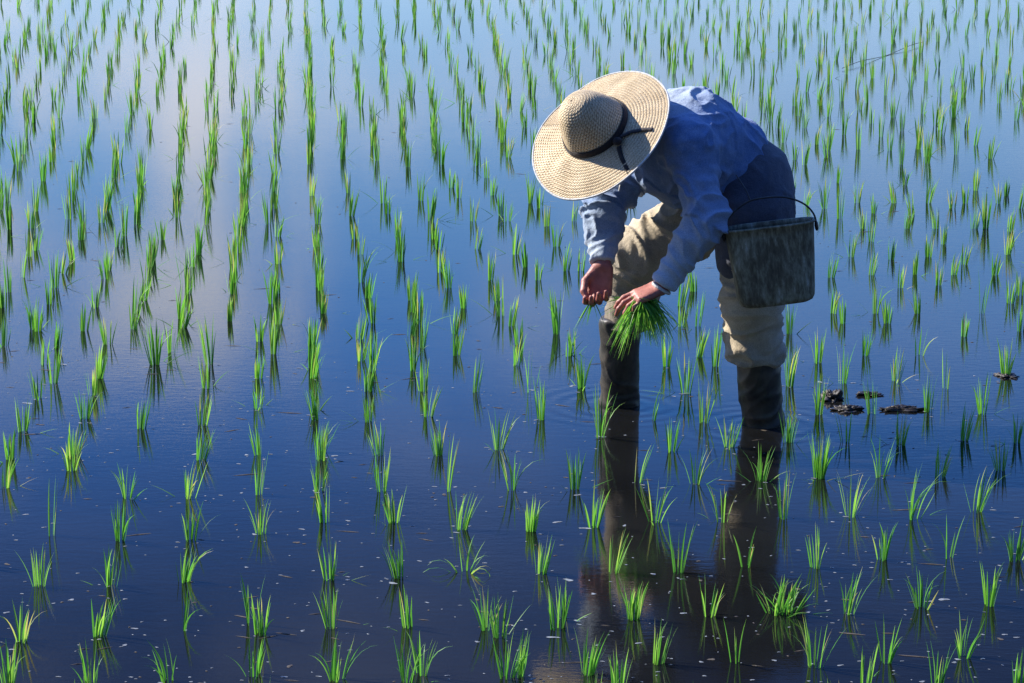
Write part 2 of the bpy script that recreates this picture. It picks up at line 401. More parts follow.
def folds(o, bones, amps, freqs, seed=0.0, origin=np.zeros(3)):
    """push the cloth in and out in soft creases running across (positive freq) each limb"""
    P = get_co(o)+origin; Nn = normals_of(o); bi, bt = nearest_bone(P, bones)
    dsp = np.zeros(len(P))
    axes = [(b-a)/np.linalg.norm(b-a) for a, b in bones]
    for i in range(len(P)):
        ax = axes[bi[i]]; p = P[i]; fr = freqs[bi[i]]; am = amps[bi[i]]
        if am == 0: continue
        if callable(am): am = am(bt[i])
        al = float(p@ax)
        q = p*5.0 + ax*al*(fr-5.0)
        w = mnoise.noise(Vector(p*5.0+seed))*1.9
        v = Vector((q[0]+w+seed, q[1]-w, q[2]+w*0.6+seed))
        r = 1-abs(mnoise.noise(v))*2.2
        r2 = mnoise.noise(v*2.3)
        dsp[i] = am*(r*abs(r)*0.9 + 0.35*r2 - 0.25)
    set_co(o, get_co(o)+Nn*dsp[:, None])

def tube(name, pts, r, mat, parent=None, seg=8, origin=None, closed=False):
    pts = [Vector(p) for p in pts]; V = []; Fc = []
    n = len(pts); prev = None
    for i, p in enumerate(pts):
        d = ((pts[min(i+1, n-1)]-pts[max(i-1, 0)])).normalized()
        if prev is None: u = d.orthogonal().normalized()
        else: u = (prev-d*prev.dot(d)).normalized()
        prev = u; v = d.cross(u)
        rr = r[i] if isinstance(r, (list, tuple)) else r
        for k in range(seg):
            a = 2*math.pi*k/seg; V.append(p+(u*math.cos(a)+v*math.sin(a))*rr)
    for i in range(n-1):
        for k in range(seg):
            Fc.append((i*seg+k, i*seg+(k+1) % seg, (i+1)*seg+(k+1) % seg, (i+1)*seg+k))
    Fc.append(tuple(range(seg))[::-1]); Fc.append(tuple((n-1)*seg+k for k in range(seg)))
    return mesh_obj(name, [tuple(v) for v in V], Fc, mat, parent, origin=origin)
def spline(pts, n=8):
    pts = [np.array(p, float) for p in pts]; out = []
    P = [pts[0]]+pts+[pts[-1]]
    for i in range(1, len(P)-2):
        for j in range(n):
            t = j/n; a, b, c, d = P[i-1], P[i], P[i+1], P[i+2]
            out.append(0.5*((2*b)+(-a+c)*t+(2*a-5*b+4*c-d)*t*t+(-a+3*b-3*c+d)*t**3))
    out.append(pts[-1]); return out

# ------------------------------------------------------------------ water
random.seed(7); rng = np.random.default_rng(7)
S = 300.0
water = mesh_obj('paddy_water', [(-S, -20, 0), (S, -20, 0), (S, 2*S, 0), (-S, 2*S, 0)], [(0, 1, 2, 3)], M_WATER, smooth=False)
tag(water, kind='structure')

# ------------------------------------------------------------------ the farmer
def R3(px, py, Y): return ray(px, py, Y)
J = dict(
    pel=R3(744, 186, 3.50), waist=R3(716, 160, 3.49), chest=R3(685, 143, 3.45), neck=R3(655, 135, 3.40),
    ls=R3(690, 146, 3.27), le=R3(706, 220, 3.17), lw=R3(662, 287, 3.17),
    rs=R3(648, 150, 3.60), re=R3(603, 212, 3.42), rw=R3(603, 265, 3.31),
    rh=R3(735, 200, 3.60), rk=R3(636, 258, 3.57), rf=R3(620, 405, 3.698),
    lh=R3(752, 212, 3.41), lk=R3(752, 300, 3.36), lf=R3(763, 425, 3.433))
HN = np.array([-0.53, -0.555, 0.641]); HN /= np.linalg.norm(HN)          # hat axis
HC = R3(596, 128.5, 3.30)                                                 # centre of the brim
head_c = HC - HN*0.035
fw = np.array([-0.75, -0.1, -0.6]); fw -= HN*(fw@HN); fw /= np.linalg.norm(fw)
sdv = np.cross(HN, fw)

person = empty('person', (float(J['pel'][0]), float(J['pel'][1]), 0.0))
tag(person, 'farmer in straw hat, blue jacket and rolled khaki trousers bending to plant rice', 'person')

def hand(Fd, Wp, d, n, s, curls, thumb, sc=1.0, spread=0.0):
    d = d/np.linalg.norm(d); n = n-d*(n@d); n /= np.linalg.norm(n); s = s-d*(s@d)-n*(s@n); s /= np.linalg.norm(s)
    # palm
    for off in (-0.027, -0.009, 0.009, 0.027):
        Fd.cone(Wp+s*off*0.7*sc+d*0.01*sc, Wp+d*0.082*sc+s*off*sc, 0.0145*sc, 0.0125*sc, k=0.012)
    lens = [(0.040, 0.024, 0.020), (0.044, 0.028, 0.021), (0.041, 0.026, 0.020), (0.032, 0.019, 0.018)]
    for i, off in enumerate((0.030, 0.010, -0.010, -0.029)):
        b = Wp+d*(0.086-0.004*abs(i-1))*sc+s*off*sc
        dd = d+s*spread*(1.5-i)*0.12; dd /= np.linalg.norm(dd)
        ang = 0; p = b; r = [0.0092, 0.0086, 0.0078, 0.0068]
        if i == 3: r = [x*0.88 for x in r]
        for jn in range(3):
            ang += curls[i][jn]
            q = p+(dd*math.cos(ang)-n*math.sin(ang))*lens[i][jn]*sc
            Fd.cone(p, q, r[jn]*sc, r[jn+1]*sc, k=0.004); p = q
    tb = Wp+d*0.022*sc+s*0.024*sc
    pts = [tb]+[Wp+d*a*sc+s*b_*sc-n*c_*sc for (a, b_, c_) in thumb]
    rr = [0.015, 0.0115, 0.0105, 0.0085]
    for i in range(len(pts)-1): Fd.cone(pts[i], pts[i+1], rr[i]*sc, rr[i+1]*sc, k=0.008 if i == 0 else 0.004)

def make_body():
    lo = np.array([0.20, 3.00, -0.32]); hi = np.array([0.98, 3.95, 1.22])
    Fd = Field(lo, hi, 0.0036)
    Fd.cone(J['pel'], J['chest'], 0.12, 0.125, k=0.03)
    Fd.cone(J['chest'], J['neck'], 0.11, 0.06, k=0.03)
    Fd.cone(J['neck'], head_c - HN*0.05 + fw*0.0, 0.055, 0.052, k=0.03)
    # head: skull, jaw, nose, ears, lips
    A = np.stack([fw, sdv, HN])
    Fd.ell(head_c, (0.098, 0.077, 0.105), A, k=0.02)
    Fd.ell(head_c-HN*0.075+fw*0.035, (0.055, 0.052, 0.055), A, k=0.03)
    Fd.cone(head_c-HN*0.005+fw*0.093, head_c-HN*0.045+fw*0.112, 0.008, 0.012, k=0.012)
    for sg in (-1, 1):
        Fd.ell(head_c-HN*0.02+sdv*sg*0.079-fw*0.01, (0.017, 0.008, 0.03), A, k=0.006)
        Fd.cone(head_c+HN*0.012+fw*0.083+sdv*sg*0.02, head_c+HN*0.01+fw*0.075+sdv*sg*0.05, 0.008, 0.006, k=0.01)
        Fd.ell(head_c-HN*0.008+fw*0.080+sdv*sg*0.032, (0.012, 0.014, 0.009), A, k=0.002)
    for dz in (0.074, 0.084):
        Fd.cone(head_c-HN*dz+fw*0.083-sdv*0.02, head_c-HN*dz+fw*0.083+sdv*0.02, 0.0065, 0.0065, k=0.006)
    for s_, e_, w_ in (('ls', 'le', 'lw'), ('rs', 're', 'rw')):
        Fd.cone(J['chest'], J[s_], 0.09, 0.062, k=0.03)
        Fd.cone(J[s_], J[e_], 0.052, 0.038, k=0.02); Fd.cone(J[e_], J[w_], 0.038, 0.0235, k=0.02)
    for h_, k_, f_ in (('lh', 'lk', 'lf'), ('rh', 'rk', 'rf')):
        Fd.cone(J['pel'], J[h_], 0.11, 0.09, k=0.03)
        Fd.cone(J[h_], J[k_], 0.082, 0.052, k=0.03); ft = J[f_]+np.array([0, 0, -0.22])
        tp = R3(620, 318, 3.63) if k_ == 'rk' else R3(757, 352, 3.395)
        Fd.cone(J[k_], tp, 0.050, 0.036, k=0.02); Fd.cone(tp, J[f_], 0.036, 0.030, k=0.02); Fd.cone(J[f_], ft, 0.030, 0.028, k=0.02)
        Fd.cone(ft, ft+np.array([-0.13, -0.05, -0.03]), 0.034, 0.026, k=0.02)
    # left hand, palm down over the bundle, fingers pointing left and down
    hand(Fd, J['lw'], R3(622, 303, 3.15)-J['lw'], np.array([-0.15, -0.35, 1.0]), np.array([-0.1, 1, 0.2]),
         [(0.15, 0.35, 0.3), (0.2, 0.4, 0.35), (0.3, 0.5, 0.4), (0.35, 0.6, 0.45)],
         [(0.045, 0.046, 0.012), (0.075, 0.050, 0.028), (0.098, 0.040, 0.036)], spread=0.8, sc=0.93)
    # right hand, hanging, fingers closed on a seedling
    hand(Fd, J['rw'], R3(597, 308, 3.29)-J['rw'], np.array([0.25, 1, 0.1]), np.array([-1, -0.1, 0.0]),
         [(0.55, 1.0, 0.7), (0.7, 1.05, 0.7), (0.8, 1.1, 0.7), (0.85, 1.1, 0.7)],
         [(0.055, 0.044, 0.018), (0.085, 0.040, 0.040), (0.105, 0.026, 0.046)])
    V, Fq = Fd.mesh()
    o = mesh_obj('body', V, Fq, [M_SKIN], person)
    return o
body = make_body()

# eyes and hair
def blob(name, c, R, axes, mat, parent, seg=16, cond=None):
    V = []; Fc = []
    for i in range(seg+1):
        th = math.pi*i/seg
        for k in range(2*seg):
            ph = math.pi*k/seg
            l = np.array([math.sin(th)*math.cos(ph)*R[0], math.sin(th)*math.sin(ph)*R[1], math.cos(th)*R[2]])
            V.append(c+l@axes)
    for i in range(seg):
        for k in range(2*seg):
            f = (i*2*seg+k, (i+1)*2*seg+k, (i+1)*2*seg+(k+1) % (2*seg), i*2*seg+(k+1) % (2*seg))
            if cond is None or cond(np.mean([V[j] for j in f], axis=0)): Fc.append(f)
    return mesh_obj(name, V, Fc, mat, parent, origin=c)
AX = np.stack([fw, sdv, HN])
for sg in (-1, 1):
    blob('eye', head_c-HN*0.008+fw*0.090+sdv*sg*0.032, (0.004, 0.007, 0.0045), AX, M_EYE, person, seg=6)
blob('hair', head_c+HN*0.002-fw*0.006, (0.099, 0.083, 0.108), AX, M_HAIR, person,
     cond=lambda p: (p-head_c)@HN > -0.03 and ((p-head_c)@fw < 0.06))

def make_jacket():
    lo = np.array([0.18, 2.98, 0.45]); hi = np.array([1.02, 3.85, 1.30])
    Fd = Field(lo, hi, 0.005)
    c2 = J['chest']
    Fd.cone(J['waist'], J['chest'], 0.150, 0.163, k=0.03)
    Fd.cone(J['waist']+(J['pel']-J['waist'])*0.25, J['waist'], 0.146, 0.148, k=0.04, cut=[(J['waist']+(J['pel']-J['chest'])*0.42, (J['pel']-J['chest'])/np.linalg.norm(J['pel']-J['chest']))])
    Fd.cone(J['chest'], J['neck'], 0.155, 0.085, k=0.05)
    # belly cloth hanging
    Fd.cone(J['chest']+np.array([-0.02, 0.02, -0.07]), J['waist']+np.array([-0.03, 0.02, -0.06]), 0.115, 0.11, k=0.05)
    # collar
    Fd.cone(J['neck'], J['neck']+(head_c-J['neck'])*0.45, 0.075, 0.065, k=0.02)
    for s_, e_, w_ in (('ls', 'le', 'lw'), ('rs', 're', 'rw')):
        s, e, w = J[s_], J[e_], J[w_]
        Fd.cone(J['chest'], s, 0.125, 0.078, k=0.05)
        Fd.cone(s, e, 0.072, 0.057, k=0.035)
        d = (w-e)/np.linalg.norm(w-e)
        Fd.cone(e, w, 0.053, 0.038, k=0.035, cut=[(w-d*0.012, d)])
        Fd.cone(w-d*0.055, w-d*0.005, 0.042, 0.037, k=0.003, cut=[(w-d*0.008, d)])
        Fd.cone(e+(e-(s+w)/2)*0.08, e+d*0.05, 0.048, 0.052, k=0.04)
    # hem of the jacket
    ax = (J['pel']-J['chest']); ax /= np.linalg.norm(ax)
    hp = J['waist']+ax*0.055
    Fd.planecut(hp, ax, reg_lo=hp-np.array([0.3, 0.35, 0.35]), reg_hi=hp+np.array([0.35, 0.4, 0.4])) if False else None
    V, Fq = Fd.mesh()
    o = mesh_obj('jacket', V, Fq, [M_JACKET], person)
    bones = [(J['pel'], J['chest']), (J['chest'], J['neck']), (J['ls'], J['le']), (J['le'], J['lw']), (J['rs'], J['re']), (J['re'], J['rw'])]
    org = np.array(world_loc(o))
    up = lambda t: 0.007+0.014*t; lowf = lambda t: 0.014*(1-t*0.75)+0.003
    folds(o, bones, [0.011, 0.010, up, lowf, up, lowf], [10, 10, 17, 24, 17, 24], seed=3.3, origin=org)
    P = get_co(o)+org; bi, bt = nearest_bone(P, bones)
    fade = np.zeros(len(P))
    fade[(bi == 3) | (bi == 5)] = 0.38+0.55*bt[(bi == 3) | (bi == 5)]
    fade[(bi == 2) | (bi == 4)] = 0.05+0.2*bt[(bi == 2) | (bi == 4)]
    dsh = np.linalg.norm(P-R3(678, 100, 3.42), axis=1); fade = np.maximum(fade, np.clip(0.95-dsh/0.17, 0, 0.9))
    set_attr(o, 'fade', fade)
    return o
jacket = make_jacket()

def make_trousers():
    lo = np.array([0.18, 3.15, 0.05]); hi = np.array([1.05, 3.90, 1.12])
    Fd = Field(lo, hi, 0.006)
    Fd.ell(J['pel'], (0.115, 0.145, 0.115), k=0.03)
    Fd.cone(J['pel'], J['waist'], 0.115, 0.11, k=0.03)
    # right (far) leg
    Fd.cone(J['pel'], J['rh'], 0.105, 0.105, k=0.03)
    Fd.cone(J['rh'], J['rk'], 0.108, 0.095, k=0.05)
    e = J['rk']+(J['rf']-J['rk'])*0.46
    Fd.cone(J['rk'], e, 0.093, 0.072, k=0.04, cut=[(e, (0, 0, -1))])
    # left (near) leg
    Fd.cone(J['pel'], J['lh'], 0.105, 0.098, k=0.03)
    Fd.cone(J['lh'], J['lk'], 0.094, 0.088, k=0.05)
    e2 = R3(755, 351, 3.395)
    Fd.cone(J['lk'], e2, 0.088, 0.080, k=0.03, cut=[(e2+np.array([0, 0, -0.03]), (0, 0, -1))])
    Fd.cone(e2+np.array([-0.004, 0, 0.035]), e2+np.array([0, 0, -0.008]), 0.090, 0.080, k=0.012, cut=[(e2+np.array([0, 0, -0.03]), (0, 0, -1))])
    V, Fq = Fd.mesh()
    o = mesh_obj('trousers', V, Fq, [M_TROUSER], person)
    org = np.array(world_loc(o))
    bones = [(J['pel'], J['waist']), (J['rh'], J['rk']), (J['rk'], e), (J['lh'], J['lk']), (J['lk'], e2)]
    folds(o, bones, [0.006, lambda t: 0.014+0.008*t, 0.014, 0.014, lambda t: 0.009+0.012*t], [8, 13, 18, 14, 19], seed=8.1, origin=org)
    P = get_co(o)+org; bi, bt = nearest_bone(P, bones)
    fade = np.zeros(len(P)); fade[bi == 2] = bt[bi == 2]*0.9; fade[bi == 4] = np.clip(bt[bi == 4]-0.4, 0, 1)*0.6
    set_attr(o, 'fade', fade)
    return o
trousers = make_trousers()

def make_shaded_seat():  # seat of the trousers; an added navy layer paints its shade
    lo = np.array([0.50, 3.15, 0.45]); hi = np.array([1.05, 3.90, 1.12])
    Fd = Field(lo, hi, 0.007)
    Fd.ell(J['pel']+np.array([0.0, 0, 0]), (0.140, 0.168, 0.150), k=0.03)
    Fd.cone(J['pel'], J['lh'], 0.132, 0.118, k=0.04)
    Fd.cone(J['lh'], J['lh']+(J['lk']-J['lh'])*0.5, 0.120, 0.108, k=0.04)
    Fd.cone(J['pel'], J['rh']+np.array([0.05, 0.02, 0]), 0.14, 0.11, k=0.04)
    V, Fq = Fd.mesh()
    o = mesh_obj('shaded_seat', V, Fq, [M_SEAT_SHADE], person)
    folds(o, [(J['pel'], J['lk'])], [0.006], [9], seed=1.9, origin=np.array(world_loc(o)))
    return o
make_shaded_seat()

def make_boot(k_, f_, top, label=None, rad=0.066):
    c = J[f_]; up = R3(*top)
    lo = np.minimum(c, up)-np.array([0.25, 0.15, 0.32]); hi = np.maximum(c, up)+np.array([0.12, 0.12, 0.1])
    Fd = Field(lo, hi, 0.006)
    ft = c+np.array([0.005, 0, -0.22])
    Fd.cone(up, c, rad*1.02, rad*0.95, k=0.01, cut=[(up+np.array([0, 0, 0.0]), (0, 0, 1))])
    Fd.cone(c, ft, rad*0.95, 0.050, k=0.02)
    Fd.cone(ft+np.array([0.02, 0.01, -0.03]), ft+np.array([-0.15, -0.05, -0.035]), 0.046, 0.040, k=0.03)
    V, Fq = Fd.mesh()
    o = mesh_obj('boot', V, Fq, [M_BOOT], person)
    folds(o, [(up, ft)], [0.006], [12], seed=float(top[0])*0.01, origin=np.array(world_loc(o)))
    return o
make_boot('rk', 'rf', (620, 318, 3.63), rad=0.063)
make_boot('lk', 'lf', (757, 352, 3.395), rad=0.066)
# white band round the near wrist
dl = J['lw']-J['le']; dl /= np.linalg.norm(dl)
u_ = np.cross(dl, (0, 0, 1)); u_ /= np.linalg.norm(u_); v_ = np.cross(dl, u_)
tube('wrist_band', [J['lw']+dl*0.004+(u_*math.cos(a)+v_*math.sin(a))*0.0275 for a in np.linspace(0, 2*math.pi, 25)], 0.0055, M_CORD, person, seg=8)

# ---- hat
def make_hat():
    zax = HN; a = np.cross(zax, (0, 0, 1)); a /= np.linalg.norm(a); b = np.cross(zax, a)
    hat = empty('hat', tuple(HC)); hat.parent = person
    hat.location = Vector(HC)-world_loc(person)
    seg = 160
    def lathe(prof, us, name, wob=0.0, thick=0.0, drop=0.0):
        V = []; UV = []; Fc = []
        for i, (r, z) in enumerate(prof):
            for k in range(seg+1):
                an = 2*math.pi*k/seg
                rr = r*(1+0.012*math.sin(2*an+0.6)+0.006*math.sin(5*an+1))
                wz = wob*max(0, (r-0.12)/0.11)**1.5*(math.sin(2*an+1.2)*0.006+math.sin(3*an)*0.004+math.sin(7*an+2)*0.0012)
                V.append(HC+a*rr*math.cos(an)+b*rr*math.sin(an)+zax*(z+wz+0.0035*mnoise.noise(Vector((math.cos(an)*r*22, math.sin(an)*r*22, 3.1))))); UV.append((us[i], 2*math.pi*max(r, 0.02)/0.0105*k/seg))
        for i in range(len(prof)-1):
            for k in range(seg):
                Fc.append((i*(seg+1)+k, (i+1)*(seg+1)+k, (i+1)*(seg+1)+k+1, i*(seg+1)+k+1))
        o = mesh_obj(name, V, Fc, M_STRAW, hat, origin=HC)
        uvl = o.data.uv_layers.new(name='UVMap')
        buf = np.empty(len(o.data.loops), dtype=np.int32); o.data.loops.foreach_get('vertex_index', buf)
        uvl.data.foreach_set('uv', np.array(UV)[buf].ravel())
        so_ = o.modifiers.new('thick', 'SOLIDIFY'); so_.thickness = 0.003; so_.offset = -1
        return o
    row = 0.0088
    # brim: rows overlap like shingles
    prof = []; us = []; R0, R1 = 0.103, 0.228; n = int((R1-R0)/row)
    for i in range(n*6+1):
        t = i/(n*6); r = R0+(R1-R0)*t; ph = (t*n) % 1
        z = -0.028*t**1.2 + 0.0016*abs(math.sin(math.pi*ph))**0.6
        prof.append((r, z)); us.append(t*n)
    lathe(prof, us, 'brim', wob=1.0)
    ctl = spline([(0.002, 0.142), (0.022, 0.139), (0.042, 0.129), (0.062, 0.108), (0.080, 0.076), (0.095, 0.038), (0.1045, 0.004), (0.107, -0.001)], 14)
    prof = []; us = []; s = 0; prev = None
    for q in ctl:
        if prev is not None: s += np.linalg.norm(q-prev)
        prev = q; ph = (s/row) % 1
        prof.append((q[0]+0.0014*abs(math.sin(math.pi*ph))**0.6, q[1])); us.append(s/row)
    lathe(prof, us, 'crown')
    # pale bound edge
    tube('edge_binding', [HC+a*0.2295*(1+0.012*math.sin(2*t+0.6)+0.006*math.sin(5*t+1))*math.cos(t)+b*0.2295*(1+0.012*math.sin(2*t+0.6)+0.006*math.sin(5*t+1))*math.sin(t)
         +zax*(-0.028+math.sin(2*t+1.2)*0.006+math.sin(3*t)*0.004+math.sin(7*t+2)*0.0012) for t in np.linspace(0, 2*math.pi, 121)], 0.0032, M_CORD, hat, seg=6)
    # ribbon band
    V = []; Fc = []
    for i, (r, z) in enumerate([(0.1085, 0.001), (0.1095, 0.004), (0.1045, 0.021), (0.1025, 0.0215)]):
        for k in range(seg):
            an = 2*math.pi*k/seg; rr = r*(1+0.012*math.sin(2*an+0.6)+0.006*math.sin(5*an+1))
            V.append(HC+a*rr*math.cos(an)+b*rr*math.sin(an)+zax*z)
    for i in range(3):
        for k in range(seg): Fc.append((i*seg+k, i*seg+(k+1) % seg, (i+1)*seg+(k+1) % seg, (i+1)*seg+k))
    rb = mesh_obj('ribbon', V, Fc, M_RIBBON, hat, origin=HC)
    rb.modifiers.new('thick', 'SOLIDIFY').thickness = 0.001
    # tails of the ribbon lying on the brim: build in the brim plane towards the picture's lower right
    def onbrim(px, py, lift=0.004):
        # intersect the view ray with the brim plane
        o_ = np.array([0, 0, CH]); d_ = ray(px, py, 3.0)-o_
        t_ = ((HC-o_)@HN)/(d_@HN); p = o_+d_*t_
        r_ = np.linalg.norm(p-HC); t2 = max(0, (r_-0.103)/0.115)
        return p+HN*(-0.028*t2**1.2+lift)
    for pts, w0 in (([(620, 139), (629, 133), (639, 129), (650, 126)], 0.0085), ([(619, 146), (620, 155), (623, 163), (625, 169)], 0.0075)):
        cs = [onbrim(*p) for p in pts]; cs = spline(cs, 4); V = []; Fc = []
        for i, c in enumerate(cs):
            d = cs[min(i+1, len(cs)-1)]-cs[max(i-1, 0)]; d /= np.linalg.norm(d); s_ = np.cross(d, HN)
            w_ = w0*(1-0.25*i/len(cs)); lift = HN*(0.004*abs(math.sin(i*0.9)))
            V += [c+s_*w_+lift, c-s_*w_+lift*0.3]
        for i in range(len(cs)-1): Fc.append((2*i, 2*i+1, 2*i+3, 2*i+2))
        o = mesh_obj('ribbon_tail', V, Fc, M_RIBBON, hat, origin=HC); o.modifiers.new('thick', 'SOLIDIFY').thickness = 0.0012
    blobc = onbrim(619, 143, 0.012)
    blob('ribbon_knot', blobc, (0.016, 0.013, 0.011), np.stack([a, b, zax]), M_RIBBON, hat, seg=8)
    tube('chin_cord', spline([R3(620, 185, 3.42), R3(617, 208, 3.40), R3(621, 225, 3.39), R3(622, 238, 3.385), R3(618, 226, 3.38)], 6), 0.0022, M_CORD, hat, seg=6)
    return hat
make_hat()

# ------------------------------------------------------------------ bucket at the hip
def make_bucket():
    c = ray(777, 305, 3.16); 
    base = np.array([c[0], c[1], c[2]+0.004])
    root = empty('bucket', tuple(base))
    tag(root, 'weathered grey tin bucket with wire handle hanging at the farmer\'s hip', 'bucket')
    hgt = 0.232; V = []; Fc = []; seg = 72
    def ring(ax_, ay_, z, e=3.2, sh=0):
        out_ = []
        for k in range(seg):
            t = 2*math.pi*k/seg; ct, st = math.cos(t), math.sin(t)
            x = ax_*math.copysign(abs(ct)**(2/e), ct); y = ay_*math.copysign(abs(st)**(2/e), st)
            out_.append(base+np.array([x+sh, y, z]))
        return out_
    prof = [(0.02, 0.01, 0.0), (0.092, 0.031, 0.0), (0.106, 0.038, 0.006), (0.113, 0.041, 0.018), (0.116, 0.043, 0.04)]
    for i in range(1, 9):
        t = i/8; prof.append((0.116+0.015*t, 0.043+0.005*t, 0.04+(hgt-0.04)*t))
    prof += [(0.134, 0.050, hgt+0.001), (0.1355, 0.0515, hgt+0.005), (0.134, 0.050, hgt+0.009), (0.129, 0.045, hgt+0.008)]
    for i in range(8, -1, -1):
        t = i/8; prof.append((0.113+0.015*t, 0.040+0.005*t, 0.04+(hgt-0.042)*t))
    prof += [(0.105, 0.036, 0.008), (0.02, 0.01, 0.006)]
    for p in prof: V += ring(p[0], p[1], p[2], sh=0)
    n = len(prof)
    for i in range(n-1):
        for k in range(seg): Fc.append((i*seg+k, i*seg+(k+1) % seg, (i+1)*seg+(k+1) % seg, (i+1)*seg+k))
    Fc.append(tuple(range(seg))[::-1]); Fc.append(tuple((n-1)*seg+k for k in range(seg)))
    V = np.array(V)
    for i in range(len(V)):                        # small dents
        d = mnoise.noise(Vector(V[i]*11))*0.004; V[i, 1] += d; V[i, 0] += d*0.4
    mesh_obj('tub', V, Fc, M_TIN, root, origin=base)
    zc = hgt-0.008
    pts = [(0.139, 0, zc-0.004), (0.133, 0, zc+0.03), (0.108, 0.004, zc+0.062), (0.06, 0.01, zc+0.086), (0.0, 0.016, zc+0.092), (-0.06, 0.014, zc+0.084), (-0.115, 0.006, zc+0.045), (-0.136, 0, zc-0.004)]
    h = tube('handle', [base+np.array(p) for p in spline(pts, 6)], 0.0028, M_WIRE, root, seg=8, origin=base)
    for x in (0.138, -0.135):
        blob('handle_ear', base+np.array([x, 0, zc-0.006]), (0.006, 0.013, 0.016), np.eye(3), M_WIRE, root, seg=6)
    hip = J['waist']+np.array([0.045, -0.155, 0.0])
    tube('hanging_cord', spline([base+np.array([-0.045, 0.014, zc+0.086]), base+np.array([-0.055, 0.03, zc+0.12]), base+np.array([-0.075, 0.07, zc+0.16])], 6), 0.002, M_WIRE, root, seg=6, origin=base)
    root.rotation_euler.y = -math.radians(7)
    return root
make_bucket()

# ------------------------------------------------------------------ rice seedlings
def blade(V, Fc, tone, p0, dirh, h, lean, bend, w, rr, tn, seg=5, twist=0.0):
    """one leaf: from p0 upwards; lean = start tilt, bend = how far the tip arches over"""
    n0 = len(V); d = np.array([math.cos(dirh), math.sin(dirh), 0.0])
    side = np.array([-math.sin(dirh+twist), math.cos(dirh+twist), 0.0])
    p = np.array(p0, float); ang = lean; st = h/seg
    for i in range(seg+1):
        t = i/seg
        wi = w*(0.55+0.9*t if t < 0.4 else (1-((t-0.4)/0.6)**1.6)*0.91)
        dv = np.array([0, 0, 1])*math.cos(ang)+d*math.sin(ang)
        if i == seg: V.append(p); tone.append(min(1, tn+0.25))
        else:
            nrm = np.cross(side, dv)
            V += [p-side*wi+nrm*wi*0.35, p, p+side*wi+nrm*wi*0.35]; tone += [tn*0.8+0.35*t*tn]*3
        ang += bend/seg*(0.4+1.2*t); p = p+dv*st
    for i in range(seg-1):
        a = n0+3*i; Fc += [(a, a+1, a+4, a+3), (a+1, a+2, a+5, a+4)]
    a = n0+3*(seg-1); Fc += [(a, a+1, a+3), (a+1, a+2, a+3)]
def seedling(V, Fc, tone, x, y, h, nb, spread, wid, R, seg=5, leanx=0.0, leany=0.0, vib=0.5):
    # ~ a clump of 3-4 young plants pushed into the mud together
    for i in range(nb):
        a = R.random()*2*math.pi
        hh = h*(0.55+0.5*R.random()) if i > 1 else h*1.03
        ln = abs(R.gauss(0, 1))*spread*0.22+0.015
        bd = abs(R.gauss(0, 1))*spread*0.6
        if R.random() < 0.10*spread: bd += 1.2; hh *= 1.1
        rr = 0.006+0.006*R.random()
        if i > 3 and R.random() < 0.055: ln = R.uniform(0.7, 1.25); bd = R.uniform(0.3, 0.9); hh *= 0.9
        dx = leanx+math.cos(a)*ln; dy = leany+math.sin(a)*ln
        A = math.atan2(dy, dx); ln2 = math.hypot(dx, dy)
        p0 = (x+math.cos(a)*rr, y+math.sin(a)*rr, -0.02)
        blade(V, Fc, tone, p0, A, hh+0.02, ln2, bd, wid*(0.75+0.5*R.random()), 0, min(1, max(0, R.gauss(vib, 0.22))), seg, twist=R.uniform(-1.2, 1.2))
